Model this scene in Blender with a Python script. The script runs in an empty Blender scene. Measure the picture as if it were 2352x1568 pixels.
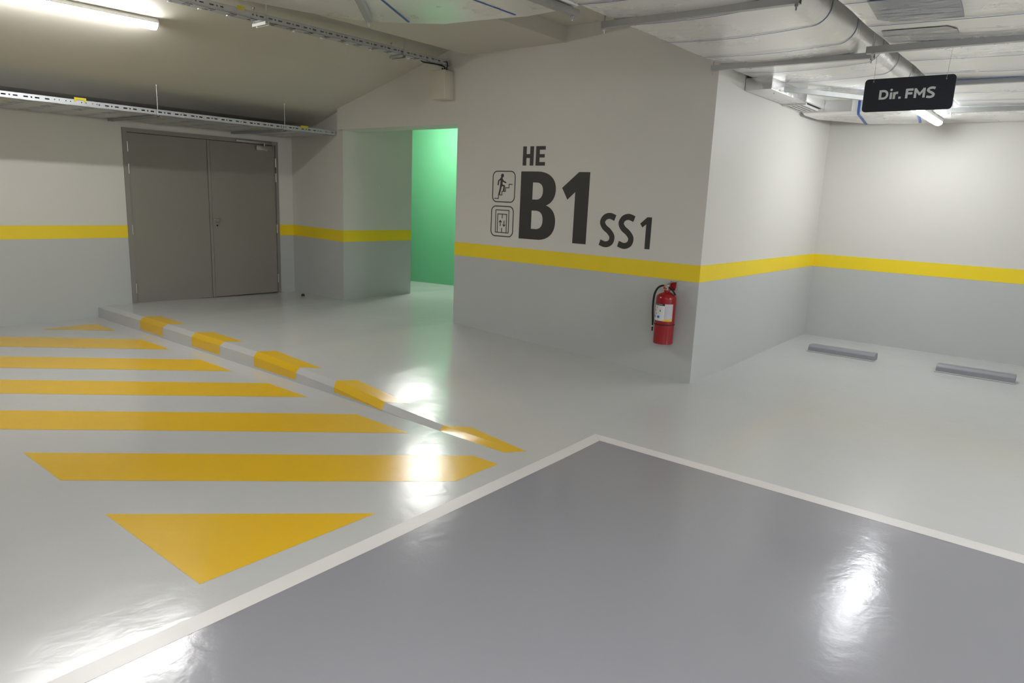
import bpy, bmesh, math, random
from mathutils import Vector, Matrix
random.seed(3)
scn = bpy.context.scene
COL = scn.collection
R = math.radians

# ------------------------------------------------------------------ materials
def newmat(name):
    m = bpy.data.materials.new(name); m.use_nodes = True
    nt = m.node_tree
    b = nt.nodes['Principled BSDF']
    return m, nt, b

def mat(name, col, rough=0.5, metal=0.0, spec=0.5, bump=0.0, bscale=40.0, var=0.0, vscale=3.0, coat=0.0, rvar=0.0, bdist=0.002):
    m, nt, b = newmat(name)
    b.inputs['Base Color'].default_value = (*col, 1)
    b.inputs['Roughness'].default_value = rough
    b.inputs['Metallic'].default_value = metal
    b.inputs['Specular IOR Level'].default_value = spec
    b.inputs['Coat Weight'].default_value = coat
    tc = nt.nodes.new('ShaderNodeTexCoord')
    if var > 0:
        n = nt.nodes.new('ShaderNodeTexNoise'); n.inputs['Scale'].default_value = vscale; n.inputs['Detail'].default_value = 5
        nt.links.new(tc.outputs['Object'], n.inputs['Vector'])
        mx = nt.nodes.new('ShaderNodeMix'); mx.data_type = 'RGBA'
        mx.inputs['A'].default_value = (*[c*(1-var) for c in col], 1)
        mx.inputs['B'].default_value = (*[min(1, c*(1+var)) for c in col], 1)
        nt.links.new(n.outputs['Fac'], mx.inputs['Factor'])
        nt.links.new(mx.outputs['Result'], b.inputs['Base Color'])
    if rvar > 0:
        n = nt.nodes.new('ShaderNodeTexNoise'); n.inputs['Scale'].default_value = 1.7; n.inputs['Detail'].default_value = 6
        nt.links.new(tc.outputs['Object'], n.inputs['Vector'])
        mr = nt.nodes.new('ShaderNodeMapRange')
        mr.inputs['From Min'].default_value = .3; mr.inputs['From Max'].default_value = .7
        mr.inputs['To Min'].default_value = rough-rvar; mr.inputs['To Max'].default_value = rough+rvar
        nt.links.new(n.outputs['Fac'], mr.inputs['Value']); nt.links.new(mr.outputs['Result'], b.inputs['Roughness'])
    if bump > 0:
        n = nt.nodes.new('ShaderNodeTexNoise'); n.inputs['Scale'].default_value = bscale; n.inputs['Detail'].default_value = 3
        nt.links.new(tc.outputs['Object'], n.inputs['Vector'])
        bp = nt.nodes.new('ShaderNodeBump'); bp.inputs['Strength'].default_value = bump; bp.inputs['Distance'].default_value = bdist
        nt.links.new(n.outputs['Fac'], bp.inputs['Height']); nt.links.new(bp.outputs['Normal'], b.inputs['Normal'])
    return m

def emis(name, col, s):
    m, nt, b = newmat(name)
    b.inputs['Base Color'].default_value = (.9, .9, .9, 1)
    b.inputs['Emission Color'].default_value = (*col, 1)
    b.inputs['Emission Strength'].default_value = s
    return m

UP = (.66, .645, .605); LOW = (.50, .52, .51)
def wall_paint(name, up=UP, low=LOW, zsplit=.93):
    m, nt, b = newmat(name)
    b.inputs['Roughness'].default_value = .48; b.inputs['Specular IOR Level'].default_value = .35
    g = nt.nodes.new('ShaderNodeNewGeometry'); sx = nt.nodes.new('ShaderNodeSeparateXYZ')
    nt.links.new(g.outputs['Position'], sx.inputs[0])
    gt = nt.nodes.new('ShaderNodeMath'); gt.operation = 'GREATER_THAN'; gt.inputs[1].default_value = zsplit
    nt.links.new(sx.outputs['Z'], gt.inputs[0])
    mx = nt.nodes.new('ShaderNodeMix'); mx.data_type = 'RGBA'
    mx.inputs['A'].default_value = (*low, 1); mx.inputs['B'].default_value = (*up, 1)
    nt.links.new(gt.outputs[0], mx.inputs['Factor'])
    n = nt.nodes.new('ShaderNodeTexNoise'); n.inputs['Scale'].default_value = 1.3; n.inputs['Detail'].default_value = 4
    nt.links.new(g.outputs['Position'], n.inputs['Vector'])
    mr = nt.nodes.new('ShaderNodeMapRange'); mr.inputs['To Min'].default_value = .96; mr.inputs['To Max'].default_value = 1.03
    nt.links.new(n.outputs['Fac'], mr.inputs['Value'])
    ml = nt.nodes.new('ShaderNodeMix'); ml.data_type = 'RGBA'; ml.blend_type = 'MULTIPLY'; ml.inputs['Factor'].default_value = 1
    nt.links.new(mx.outputs['Result'], ml.inputs['A']); nt.links.new(mr.outputs['Result'], ml.inputs['B'])
    nt.links.new(ml.outputs['Result'], b.inputs['Base Color'])
    n2 = nt.nodes.new('ShaderNodeTexNoise'); n2.inputs['Scale'].default_value = 90; n2.inputs['Detail'].default_value = 3
    nt.links.new(g.outputs['Position'], n2.inputs['Vector'])
    bp = nt.nodes.new('ShaderNodeBump'); bp.inputs['Strength'].default_value = .12; bp.inputs['Distance'].default_value = .002
    nt.links.new(n2.outputs['Fac'], bp.inputs['Height']); nt.links.new(bp.outputs['Normal'], b.inputs['Normal'])
    return m

def gloss_floor(name, col, rough=.16, var=.03):
    """epoxy coated floor: slightly rippled glossy paint with scuffs"""
    m, nt, b = newmat(name)
    b.inputs['Specular IOR Level'].default_value = .55
    g = nt.nodes.new('ShaderNodeNewGeometry')
    n = nt.nodes.new('ShaderNodeTexNoise'); n.inputs['Scale'].default_value = .9; n.inputs['Detail'].default_value = 6
    nt.links.new(g.outputs['Position'], n.inputs['Vector'])
    mx = nt.nodes.new('ShaderNodeMix'); mx.data_type = 'RGBA'
    mx.inputs['A'].default_value = (*[c*(1-var) for c in col], 1); mx.inputs['B'].default_value = (*[c*(1+var) for c in col], 1)
    nt.links.new(n.outputs['Fac'], mx.inputs['Factor']); nt.links.new(mx.outputs['Result'], b.inputs['Base Color'])
    mr = nt.nodes.new('ShaderNodeMapRange'); mr.inputs['From Min'].default_value = .35; mr.inputs['From Max'].default_value = .65
    mr.inputs['To Min'].default_value = rough-.03; mr.inputs['To Max'].default_value = rough+.05
    nt.links.new(n.outputs['Fac'], mr.inputs['Value']); nt.links.new(mr.outputs['Result'], b.inputs['Roughness'])
    w = nt.nodes.new('ShaderNodeTexNoise'); w.inputs['Scale'].default_value = 7; w.inputs['Detail'].default_value = 4; w.inputs['Distortion'].default_value = .6
    nt.links.new(g.outputs['Position'], w.inputs['Vector'])
    f = nt.nodes.new('ShaderNodeTexNoise'); f.inputs['Scale'].default_value = 70; f.inputs['Detail'].default_value = 3
    nt.links.new(g.outputs['Position'], f.inputs['Vector'])
    b1 = nt.nodes.new('ShaderNodeBump'); b1.inputs['Strength'].default_value = .35; b1.inputs['Distance'].default_value = .004
    b2 = nt.nodes.new('ShaderNodeBump'); b2.inputs['Strength'].default_value = .16; b2.inputs['Distance'].default_value = .0016
    nt.links.new(w.outputs['Fac'], b1.inputs['Height']); nt.links.new(f.outputs['Fac'], b2.inputs['Height'])
    nt.links.new(b1.outputs['Normal'], b2.inputs['Normal']); nt.links.new(b2.outputs['Normal'], b.inputs['Normal'])
    return m

def foil(name, col=(.92, .915, .89), metal=.6, rough=.30, s1=.45, s2=.35):
    m, nt, b = newmat(name)
    b.inputs['Metallic'].default_value = metal; b.inputs['Roughness'].default_value = rough
    tc = nt.nodes.new('ShaderNodeTexCoord')
    n = nt.nodes.new('ShaderNodeTexNoise'); n.inputs['Scale'].default_value = 1.4; n.inputs['Detail'].default_value = 5
    nt.links.new(tc.outputs['Object'], n.inputs['Vector'])
    cr = nt.nodes.new('ShaderNodeMapRange'); cr.inputs['From Min'].default_value = .3; cr.inputs['From Max'].default_value = .7
    cr.inputs['To Min'].default_value = rough-.1; cr.inputs['To Max'].default_value = rough+.14
    nt.links.new(n.outputs['Fac'], cr.inputs['Value']); nt.links.new(cr.outputs['Result'], b.inputs['Roughness'])
    mx = nt.nodes.new('ShaderNodeMix'); mx.data_type = 'RGBA'
    mx.inputs['A'].default_value = (*[c*.93 for c in col], 1); mx.inputs['B'].default_value = (*[min(1, c*1.05) for c in col], 1)
    nt.links.new(n.outputs['Fac'], mx.inputs['Factor']); nt.links.new(mx.outputs['Result'], b.inputs['Base Color'])
    mp = nt.nodes.new('ShaderNodeMapping'); mp.inputs['Scale'].default_value = (2.2, 7, 3)
    nt.links.new(tc.outputs['Object'], mp.inputs['Vector'])
    w = nt.nodes.new('ShaderNodeTexNoise'); w.inputs['Scale'].default_value = 1.6; w.inputs['Detail'].default_value = 7; w.inputs['Distortion'].default_value = 1.2
    nt.links.new(mp.outputs['Vector'], w.inputs['Vector'])
    v = nt.nodes.new('ShaderNodeTexVoronoi'); v.feature = 'DISTANCE_TO_EDGE'; v.inputs['Scale'].default_value = 5
    mp2 = nt.nodes.new('ShaderNodeMapping'); mp2.inputs['Scale'].default_value = (.7, 2.2, 1.5)
    nt.links.new(tc.outputs['Object'], mp2.inputs['Vector'])
    nt.links.new(mp2.outputs['Vector'], v.inputs['Vector'])
    b1 = nt.nodes.new('ShaderNodeBump'); b1.inputs['Strength'].default_value = s1; b1.inputs['Distance'].default_value = .007
    b2 = nt.nodes.new('ShaderNodeBump'); b2.inputs['Strength'].default_value = s2; b2.inputs['Distance'].default_value = .004
    nt.links.new(w.outputs['Fac'], b1.inputs['Height']); nt.links.new(v.outputs['Distance'], b2.inputs['Height'])
    nt.links.new(b1.outputs['Normal'], b2.inputs['Normal']); nt.links.new(b2.outputs['Normal'], b.inputs['Normal'])
    return m

M = dict(
    wall=wall_paint('wall_two_tone'),
    green=wall_paint('green_wall', (.15, .50, .25), (.15, .50, .25)),
    passage=wall_paint('passage_paint', (.62, .62, .56), (.55, .56, .52)),
    ceil=mat('ceiling_paint', (.55, .525, .455), .6, bump=.12, bscale=60, var=.03, vscale=1.2),
    band=mat('yellow_band_paint', (.86, .655, .02), .42, var=.04, vscale=4, bump=.08, bscale=80),
    floor=gloss_floor('light_grey_epoxy', (.55, .56, .553), .17),
    bay=gloss_floor('dark_grey_epoxy', (.285, .285, .314), .17),
    fyel=gloss_floor('yellow_floor_paint', (.80, .49, .012), .20),
    fwhite=gloss_floor('white_floor_paint', (.74, .72, .70), .34),
    door=mat('door_taupe', (.25, .235, .205), .42, var=.02, bump=.05, bscale=50),
    frame=mat('door_frame_taupe', (.25, .24, .215), .42),
    dark=mat('dark_gap', (.01, .01, .01), .8),
    steel=mat('brushed_steel', (.62, .60, .56), .28, 1.0),
    galv=mat('galvanised_steel', (.50, .51, .51), .42, .85, var=.12, vscale=12),
    tray=mat('tray_galvanised', (.56, .58, .60), .40, .55, var=.06, vscale=8),
    chrome=mat('chrome', (.75, .75, .75), .12, 1.0),
    foil=foil('foil_jacket'),
    foil2=foil('crinkled_foil', (.72, .72, .72), .9, .22, .9, .8),
    bare=foil('scuffed_bare_foil', (.50, .51, .54), 1.0, .30, .9, .9),
    strap=mat('blue_strapping', (.035, .10, .36), .45),
    black=mat('black_rubber', (.012, .012, .012), .4),
    blk=mat('black_plastic', (.02, .02, .02), .3),
    red=mat('extinguisher_red', (.30, .002, .008), .22, coat=.25),
    lettering=mat('black_lettering', (.030, .030, .026), .55),
    navy=mat('navy_dot', (.03, .025, .06), .5),
    signp=mat('sign_charcoal', (.016, .018, .026), .45),
    signt=mat('sign_letter_grey', (.66, .68, .67), .5),
    white=mat('white_enamel', (.78, .78, .75), .35),
    labelw=mat('label_white', (.72, .72, .72), .4),
    labelg=mat('label_grey', (.48, .46, .52), .4),
    labely=mat('label_yellow', (.80, .55, .02), .4),
    labelb=mat('label_blue', (.02, .13, .55), .4),
    labelr=mat('label_red', (.5, .02, .03), .4),
    tag=mat('yellow_tag', (.62, .52, .01), .5),
    boxm=mat('cream_box', (.60, .57, .48), .45, bump=.03, bscale=40),
    stop=mat('wheel_stop_grey', (.27, .28, .31), .40),
    flange=mat('flange_grey', (.50, .51, .50), .35),
    tube=emis('tube_diffuser', (1.0, .995, .985), 38.0),
    fill_left=emis('fill_diffuser_left', (1.0, .99, .98), 10.0),  # for the added fill lamp behind the viewer, left
    fill_far=emis('fill_diffuser_far', (.97, .985, 1.0), 88.0),  # for the added fill lamp at the far right
    tube2=emis('tube_diffuser_right', (.96, .98, 1.0), 22.0),
    tube3=emis('tube_diffuser_passage', (1.0, .99, .96), 80.0),
    fill_near=emis('fill_diffuser_near', (1.0, .99, .98), 46.0),  # for the two added fill lamps near the viewer
)

# ------------------------------------------------------------------ helpers
def obj(name, bm, m, parent=None, smooth=False):
    me = bpy.data.meshes.new(name)
    bmesh.ops.recalc_face_normals(bm, faces=bm.faces)
    bm.to_mesh(me); bm.free()
    o = bpy.data.objects.new(name, me); COL.objects.link(o)
    me.materials.append(m if not isinstance(m, str) else M[m])
    if smooth:
        for p in me.polygons: p.use_smooth = True
        try: me.set_sharp_from_angle(angle=R(35))
        except Exception: pass
    if parent:
        o.parent = parent
        o.matrix_parent_inverse = parent.matrix_world.inverted()
    return o

def thing(name, label, cat, loc=(0, 0, 0), group=None):
    o = bpy.data.objects.new(name, None); COL.objects.link(o)
    o.empty_display_size = .05
    o.location = loc; o.matrix_world = Matrix.Translation(loc)
    o['label'] = label; o['category'] = cat
    if group: o['group'] = group
    return o

def tag(o, label, cat, group=None):
    o['label'] = label; o['category'] = cat
    if group: o['group'] = group
    return o

def struct(name, bm, m, label=None, cat=None):
    o = obj(name, bm, m); o['kind'] = 'structure'
    if label: o['label'] = label
    if cat: o['category'] = cat
    return o

def box(bm, x0, x1, y0, y1, z0, z1):
    vs = [bm.verts.new((x, y, z)) for x in (x0, x1) for y in (y0, y1) for z in (z0, z1)]
    for f in ((0, 1, 3, 2), (4, 6, 7, 5), (0, 4, 5, 1), (2, 3, 7, 6), (0, 2, 6, 4), (1, 5, 7, 3)):
        bm.faces.new([vs[i] for i in f])
    return vs

def boxbm(*a, bevel=0, seg=2):
    bm = bmesh.new(); box(bm, *a)
    if bevel: bmesh.ops.bevel(bm, geom=list(bm.edges), offset=bevel, segments=seg, profile=.6, affect='EDGES')
    return bm

def prism(poly, z0, z1, bevel_bottom=0, seg=4, zfun=None):
    bm = bmesh.new()
    a = [bm.verts.new((x, y, z0)) for x, y in poly]; b = [bm.verts.new((x, y, z1)) for x, y in poly]
    bot = bm.faces.new(a[::-1]); bm.faces.new(b)
    n = len(poly)
    for i in range(n): bm.faces.new((a[i], a[(i+1) % n], b[(i+1) % n], b[i]))
    if bevel_bottom:
        bmesh.ops.bevel(bm, geom=list(bot.edges), offset=bevel_bottom, segments=seg, profile=.5, affect='EDGES')
    return bm

def tube(bm, pts, r, n=10, cap=True):
    """round tube along pts (list of Vector); r scalar or list"""
    pts = [Vector(p) for p in pts]
    rings = []
    up = Vector((0, 0, 1))
    prev = None
    for i, p in enumerate(pts):
        d = (pts[min(i+1, len(pts)-1)] - pts[max(i-1, 0)]).normalized()
        if prev is None:
            a = d.cross(up)
            if a.length < .05: a = d.cross(Vector((1, 0, 0)))
        else:
            a = prev - d*prev.dot(d)
        a.normalize(); prev = a
        c = d.cross(a)
        rr = r[i] if isinstance(r, (list, tuple)) else r
        rings.append([bm.verts.new(p + (a*math.cos(t)+c*math.sin(t))*rr) for t in [2*math.pi*k/n for k in range(n)]])
    for i in range(len(rings)-1):
        for k in range(n):
            bm.faces.new((rings[i][k], rings[i][(k+1) % n], rings[i+1][(k+1) % n], rings[i+1][k]))
    if cap:
        bm.faces.new(rings[0][::-1]); bm.faces.new(rings[-1])

def lathe(bm, prof, cx, cy, n=40):
    rings = []
    for r, z in prof:
        rings.append([bm.verts.new((cx+r*math.cos(2*math.pi*k/n), cy+r*math.sin(2*math.pi*k/n), z)) for k in range(n)] if r > 1e-6 else [bm.verts.new((cx, cy, z))])
    for a, b in zip(rings, rings[1:]):
        for k in range(n):
            q = [a[k % len(a)], a[(k+1) % len(a)], b[(k+1) % len(b)], b[k % len(b)]]
            u = []
            for v in q:
                if v not in u: u.append(v)
            if len(u) > 2: bm.faces.new(u)

def catmull(P, n=8):
    P = [Vector(p) for p in P]; out = []
    for i in range(len(P)-1):
        p0 = P[max(i-1, 0)]; p1 = P[i]; p2 = P[i+1]; p3 = P[min(i+2, len(P)-1)]
        for k in range(n):
            t = k/n
            out.append(.5*((2*p1)+(p2-p0)*t+(2*p0-5*p1+4*p2-p3)*t*t+(3*p1-p0-3*p2+p3)*t**3))
    out.append(P[-1]); return out

# flat shapes in a local 2-D frame given by mapping function fn(u, v, h) -> 3-D
def flat_poly(bm, pts, fn, t):
    a = [bm.verts.new(fn(u, v, 0)) for u, v in pts]; b = [bm.verts.new(fn(u, v, t)) for u, v in pts]
    n = len(pts)
    bm.faces.new(b)
    for i in range(n): bm.faces.new((a[i], a[(i+1) % n], b[(i+1) % n], b[i]))

def flat_strip(bm, pts, w, fn, t, closed=False):
    """constant width ribbon along a 2-D polyline, mitred"""
    P = [Vector((p[0], p[1])) for p in pts]; n = len(P); L = []
    for i in range(n):
        if closed: d0 = (P[i]-P[i-1]).normalized(); d1 = (P[(i+1) % n]-P[i]).normalized()
        else:
            d0 = (P[i]-P[i-1]).normalized() if i > 0 else (P[1]-P[0]).normalized()
            d1 = (P[i+1]-P[i]).normalized() if i < n-1 else d0
        nr = Vector((-(d0+d1).y, (d0+d1).x))
        if nr.length < 1e-6: nr = Vector((-d0.y, d0.x))
        nr.normalize(); c = max(.35, nr.dot(Vector((-d0.y, d0.x))))
        ww = w[i] if isinstance(w, (list, tuple)) else w
        L.append((P[i]+nr*ww/2/c, P[i]-nr*ww/2/c))
    top = [(bm.verts.new(fn(a.x, a.y, t)), bm.verts.new(fn(b.x, b.y, t))) for a, b in L]
    bot = [(bm.verts.new(fn(a.x, a.y, 0)), bm.verts.new(fn(b.x, b.y, 0))) for a, b in L]
    rng = range(n) if closed else range(n-1)
    for i in rng:
        j = (i+1) % n
        bm.faces.new((top[i][0], top[i][1], top[j][1], top[j][0]))
        bm.faces.new((top[i][0], top[j][0], bot[j][0], bot[i][0]))
        bm.faces.new((top[i][1], bot[i][1], bot[j][1], top[j][1]))

def rrect(x0, x1, z0, z1, r, n=6):
    out = []
    for cx, cz, a0 in ((x1-r, z1-r, 0), (x0+r, z1-r, 90), (x0+r, z0+r, 180), (x1-r, z0+r, 270)):
        for k in range(n+1):
            a = R(a0+90*k/n); out.append((cx+r*math.cos(a), cz+r*math.sin(a)))
    return out

def circle(cx, cz, r, n=20, a0=0, a1=360):
    return [(cx+r*math.cos(R(a0+(a1-a0)*k/n)), cz+r*math.sin(R(a0+(a1-a0)*k/n))) for k in range(n if a1-a0 == 360 else n+1)]

# ------------------------------------------------------------------ floor heights (a gently falling garage slab)
XS = [-12.5, -9.4, -7.9, -5.8, -4.6, -4.0, -3.4, -2.7, 4.6]
YS = [3.43, 6.0, 9.3]
ZT = [[.028, .028, .028, .017, -.033, -.087, -.116, -.122, -.12],
      [.0, .0, .055, .047, .0, -.02, -.045, -.085, -.085],
      [.0, .0, .04, .045, .02, .01, .0, -.02, -.02]]
def lerp(a, b, t): return a+(b-a)*t
def ss(t): t = max(0, min(1, t)); return t*t*(3-2*t)
def seg_i(L, v):
    for i in range(len(L)-2):
        if v < L[i+1]: return i
    return len(L)-2
def zup(x, y):
    y = max(3.43, min(9.3, y)); i = seg_i(XS, x); j = seg_i(YS, y)
    tx = (x-XS[i])/(XS[i+1]-XS[i]); tx = max(0, min(1, tx)); ty = ss((y-YS[j])/(YS[j+1]-YS[j]))
    return lerp(lerp(ZT[j][i], ZT[j][i+1], tx), lerp(ZT[j+1][i], ZT[j+1][i+1], tx), ty)
def zlow(x, y): return -.112-.010*ss((x+5)/2.2)
XC = -2.75   # where the kerb has run out
def zfloor(x, y): return zup(x, y) if y > 3.43 else zlow(x, y)
CH = .095    # width of the sloped nosing strip of the kerb
def nose(x): # drop of the face top below the slab
    return .018*ss((-2.75-x)/.6)

def frange0(a, b, s):
    n = max(1, round((b-a)/s)); return [a+(b-a)*k/n for k in range(n+1)]
def merge_lines(L, extra):
    out = [v for v in L if all(abs(v-e) > .04 for e in extra)]+list(extra)
    return sorted(out)
GXL = merge_lines(frange0(-12.2, -2.75, .15), [-12.2, -9.4, -7.9, -5.8, -4.6, -4.0, -3.4, -2.75])
GXR = merge_lines(frange0(-2.75, 4.4, .25), [-2.75, -2.7, 4.4])
GYL = frange0(-5.0, 3.43, .4)
GYU = merge_lines(frange0(3.6, 9.3, .15), [6.0])
def grid_patch(bm, xs, ys, zf):
    V = [[bm.verts.new((x, y, zf(x, y))) for y in ys] for x in xs]
    for i in range(len(xs)-1):
        for j in range(len(ys)-1):
            bm.faces.new((V[i][j], V[i+1][j], V[i+1][j+1], V[i][j+1]))
    return V
def frange(a, b, s):
    n = max(1, round((b-a)/s)); return [a+(b-a)*k/n for k in range(n+1)]

bm = bmesh.new()
grid_patch(bm, GXL+GXR[1:], GYL, zlow)
# upper slab: starts behind the nosing strip left of XC, at the kerb line right of it
grid_patch(bm, GXL, [3.43+CH]+GYU, zup)
grid_patch(bm, GXR, [3.43, 3.43+CH]+GYU, zup)
bmesh.ops.remove_doubles(bm, verts=bm.verts, dist=.0008)
floor = struct('floor', bm, 'floor', 'glossy light grey painted garage floor with yellow hatching and dark bay', 'floor')
for p in floor.data.polygons: p.use_smooth = True
floor.data.set_sharp_from_angle(angle=R(35))

def paint_poly(name, poly, m, zf, off=.0008, parent=floor, step=.2):
    """a painted patch laid on the slab: polygon cut into a fine grid that follows the slab"""
    bm = bmesh.new()
    bm.faces.new([bm.verts.new((x, y, 0)) for x, y in poly])
    x0 = min(p[0] for p in poly); x1 = max(p[0] for p in poly); y0 = min(p[1] for p in poly); y1 = max(p[1] for p in poly)
    for gx in sorted(set(GXL+GXR)):
        if x0 < gx < x1: bmesh.ops.bisect_plane(bm, geom=bm.verts[:]+bm.edges[:]+bm.faces[:], plane_co=(gx, 0, 0), plane_no=(1, 0, 0))
    for gy in sorted(set(GYL+[3.43+CH]+GYU)):
        if y0 < gy < y1: bmesh.ops.bisect_plane(bm, geom=bm.verts[:]+bm.edges[:]+bm.faces[:], plane_co=(0, gy, 0), plane_no=(0, 1, 0))
    for v in bm.verts: v.co.z = zf(v.co.x, v.co.y)+off
    for f in bm.faces:
        f.normal_update()
        if f.normal.z < 0: f.normal_flip()
    me = bpy.data.meshes.new(name); bm.to_mesh(me); bm.free()
    o = bpy.data.objects.new(name, me); COL.objects.link(o); me.materials.append(M[m]); o.parent = parent
    for p in me.polygons: p.use_smooth = True
    return o

# kerb: vertical face + sloped nosing strip
bm = bmesh.new()
xs = [-9.3]+[v for v in GXL if v > -9.3]
rows = [(0, lambda x: zlow(x, 3.43)-.004), (0, lambda x: zup(x, 3.43)-nose(x)), (CH, lambda x: zup(x, 3.43+CH))]
V = [[bm.verts.new((x, 3.43+dy, zf(x))) for dy, zf in rows] for x in xs]
for i in range(len(xs)-1):
    for j in range(2):
        bm.faces.new((V[i][j], V[i+1][j], V[i+1][j+1], V[i][j+1]))
kerb = struct('kerb', bm, 'floor', 'low grey kerb with yellow blocks, fading out into the ramped floor', 'kerb')
for i, (a, b) in enumerate([(-8.155, -7.61), (-6.98, -6.42), (-5.815, -5.15), (-4.615, -4.02), (-3.40, -2.86)]):
    lo, hi = (.35, 1) if i < 4 else (0, 1)
    # face block
    bm = bmesh.new(); xx = sorted([a, b]+[v for v in GXL if a < v < b])
    def zt(x): return zup(x, 3.43)-nose(x)+.001
    def zb(x):
        h = zt(x)-zlow(x, 3.43); return zlow(x, 3.43)+min(.022, h*.5)
    W = [[bm.verts.new((x, 3.4290, z)) for z in (zb(x), max(zt(x), zb(x)+.003))] for x in xx]
    for k in range(len(xx)-1): bm.faces.new((W[k][0], W[k+1][0], W[k+1][1], W[k][1]))
    o = obj('yellow_block', bm, 'fyel', kerb)
    # nosing part: parallelogram leaning back-left, then the block on the slab leaning back-right
    def zn(x, y):
        t = (y-3.43)/CH; return lerp(zup(x, 3.43)-nose(x), zup(x, 3.43+CH), max(0, min(1, t)))
    yk = 3.43+CH
    if i < 4: P1 = [(a, 3.429), (b, 3.429), (b-.075, yk), (a-.10, yk)]; P2 = [(a-.10, yk), (b-.075, yk), (b+.06, 3.655), (a-.015, 3.672)]
    else: P1 = [(a, 3.429), (-2.79, 3.429), (-2.72, yk), (a-.05, yk)]; P2 = [(a-.05, yk), (-2.72, yk), (-2.70, 3.55), (-3.28, 3.64)]
    paint_poly('yellow_block', P1, 'fyel', zn, .0009, kerb)
    paint_poly('yellow_block', P2, 'fyel', zup, .0009, kerb)

# hatching
def clip(poly, f):  # keep f(p)>=0
    out = []
    for i in range(len(poly)):
        p = poly[i]; q = poly[(i+1) % len(poly)]; a = f(p); b = f(q)
        if a >= 0: out.append(p)
        if (a >= 0) != (b >= 0):
            t = a/(a-b); out.append((lerp(p[0], q[0], t), lerp(p[1], q[1], t)))
    return out
HX0, HX1, HY0, HY1 = -8.89, -2.685, 1.302, 3.24
for i, (c0, c1) in enumerate([(-12.15, -11.56), (-10.945, -10.28), (-9.69, -9.08), (-8.518, -7.94), (-7.33, -6.742), (-6.135, -5.537), (-4.94, -3.6)]):
    P = [(HX0, HY0), (HX1, HY0), (HX1, HY1), (HX0, HY1)]
    P = clip(P, lambda p: (p[0]-p[1])-c0); P = clip(P, lambda p: c1-(p[0]-p[1]))
    if len(P) > 2: paint_poly('yellow_stripe', P, 'fyel', zlow)

def zany(x, y): return max(zfloor(x, y), zlow(x, y)) if y < 3.43 else zup(x, y)
paint_poly('grey_bay', [(-2.385, -4.9), (4.3, -4.9), (4.3, 4.052), (-.02, 4.062), (-2.461, 4.077), (-2.40, 2.04), (-2.377, .72)], 'bay', zany, .0007)
paint_poly('white_line', [(-2.56, 4.175), (-2.461, 4.075), (-2.40, 2.04), (-2.375, .7), (-2.36, -2.5), (-2.45, -2.5), (-2.468, .64), (-2.50, 2.11)], 'fwhite', zany, .0014)
paint_poly('white_line', [(-2.56, 4.175), (4.3, 4.14), (4.3, 4.048), (-.016, 4.06), (-2.461, 4.077)], 'fwhite', zany, .0015)

# ------------------------------------------------------------------ walls
ZB0, ZB1 = .852, 1.004
def band(parent, p0, p1, nrm):
    """yellow painted band on a wall face from plan point p0 to p1"""
    bm = bmesh.new(); n = Vector((nrm[0], nrm[1], 0)).normalized()*.0015
    a = Vector((*p0, 0)); b = Vector((*p1, 0))
    q = [a+Vector((0, 0, ZB0)), b+Vector((0, 0, ZB0)), b+Vector((0, 0, ZB1)), a+Vector((0, 0, ZB1))]
    fr = [bm.verts.new(v+n) for v in q]; bk = [bm.verts.new(v) for v in q]
    bm.faces.new(fr)
    for i in range(4): bm.faces.new((fr[i], fr[(i+1) % 4], bk[(i+1) % 4], bk[i]))
    return obj('yellow_band', bm, 'band', parent)

def soff(x): return 3.109+.264*(x+5.951)
bm = bmesh.new()
DY0, DY1, DZ = 3.838, 5.965, 2.178
for a in ((-9.5, -9.3, -5.0, DY0, -.3, 2.6), (-9.5, -9.3, DY1, 6.6, -.3, 2.6), (-9.5, -9.3, DY0, DY1, DZ, 2.6)): box(bm, *a)
w = struct('wall_left', bm, 'wall'); band(w, (-9.3, -5.0), (-9.3, DY0), (1, 0)); band(w, (-9.3, DY1), (-9.3, 6.21), (1, 0))

w = struct('wall_left_return', prism([(-9.5, 6.23), (-9.3, 6.205), (-7.9, 6.05), (-7.9, 7.29), (-9.5, 7.29)], -.2, 2.95), 'wall')
band(w, (-9.3, 6.205), (-7.9, 6.05), (-.11, -1)); band(w, (-7.9, 6.05), (-7.9, 7.29), (1, 0))

w = struct('wall_center', prism([(-5.755, 6.0), (-2.682, 5.97), (-2.90, 6.37), (-5.755, 6.37)], -.3, 3.4), 'wall')
band(w, (-5.755, 6.0), (-2.682, 5.97), (0, -1))
struct('wall_header', prism([(-7.95, 6.0), (-5.755, 6.0), (-5.755, 6.37), (-7.95, 6.37)], 2.322, 3.3), 'wall')
struct('wall_upper_return', prism([(-9.5, 6.22), (-9.3, 6.19), (-7.95, 6.04), (-7.95, 6.37), (-9.5, 6.37)], 2.90, 3.0), 'wall')
w = struct('wall_right_return', prism([(-2.682, 5.97), (-2.676, 9.26), (-2.90, 9.26), (-2.90, 6.37)], -.3, 3.4), 'wall')
band(w, (-2.682, 5.97), (-2.676, 9.26), (1, 0))
w = struct('wall_back', boxbm(-2.9, 4.6, 9.26, 9.46, -.3, 3.4), 'wall'); band(w, (-2.676, 9.26), (4.4, 9.26), (0, -1))
struct('wall_right', boxbm(4.4, 4.6, -5.2, 9.46, -.3, 3.4), 'wall')
struct('wall_behind', boxbm(-9.5, 4.6, -5.2, -5.0, -.3, 3.4), 'wall')
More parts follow.
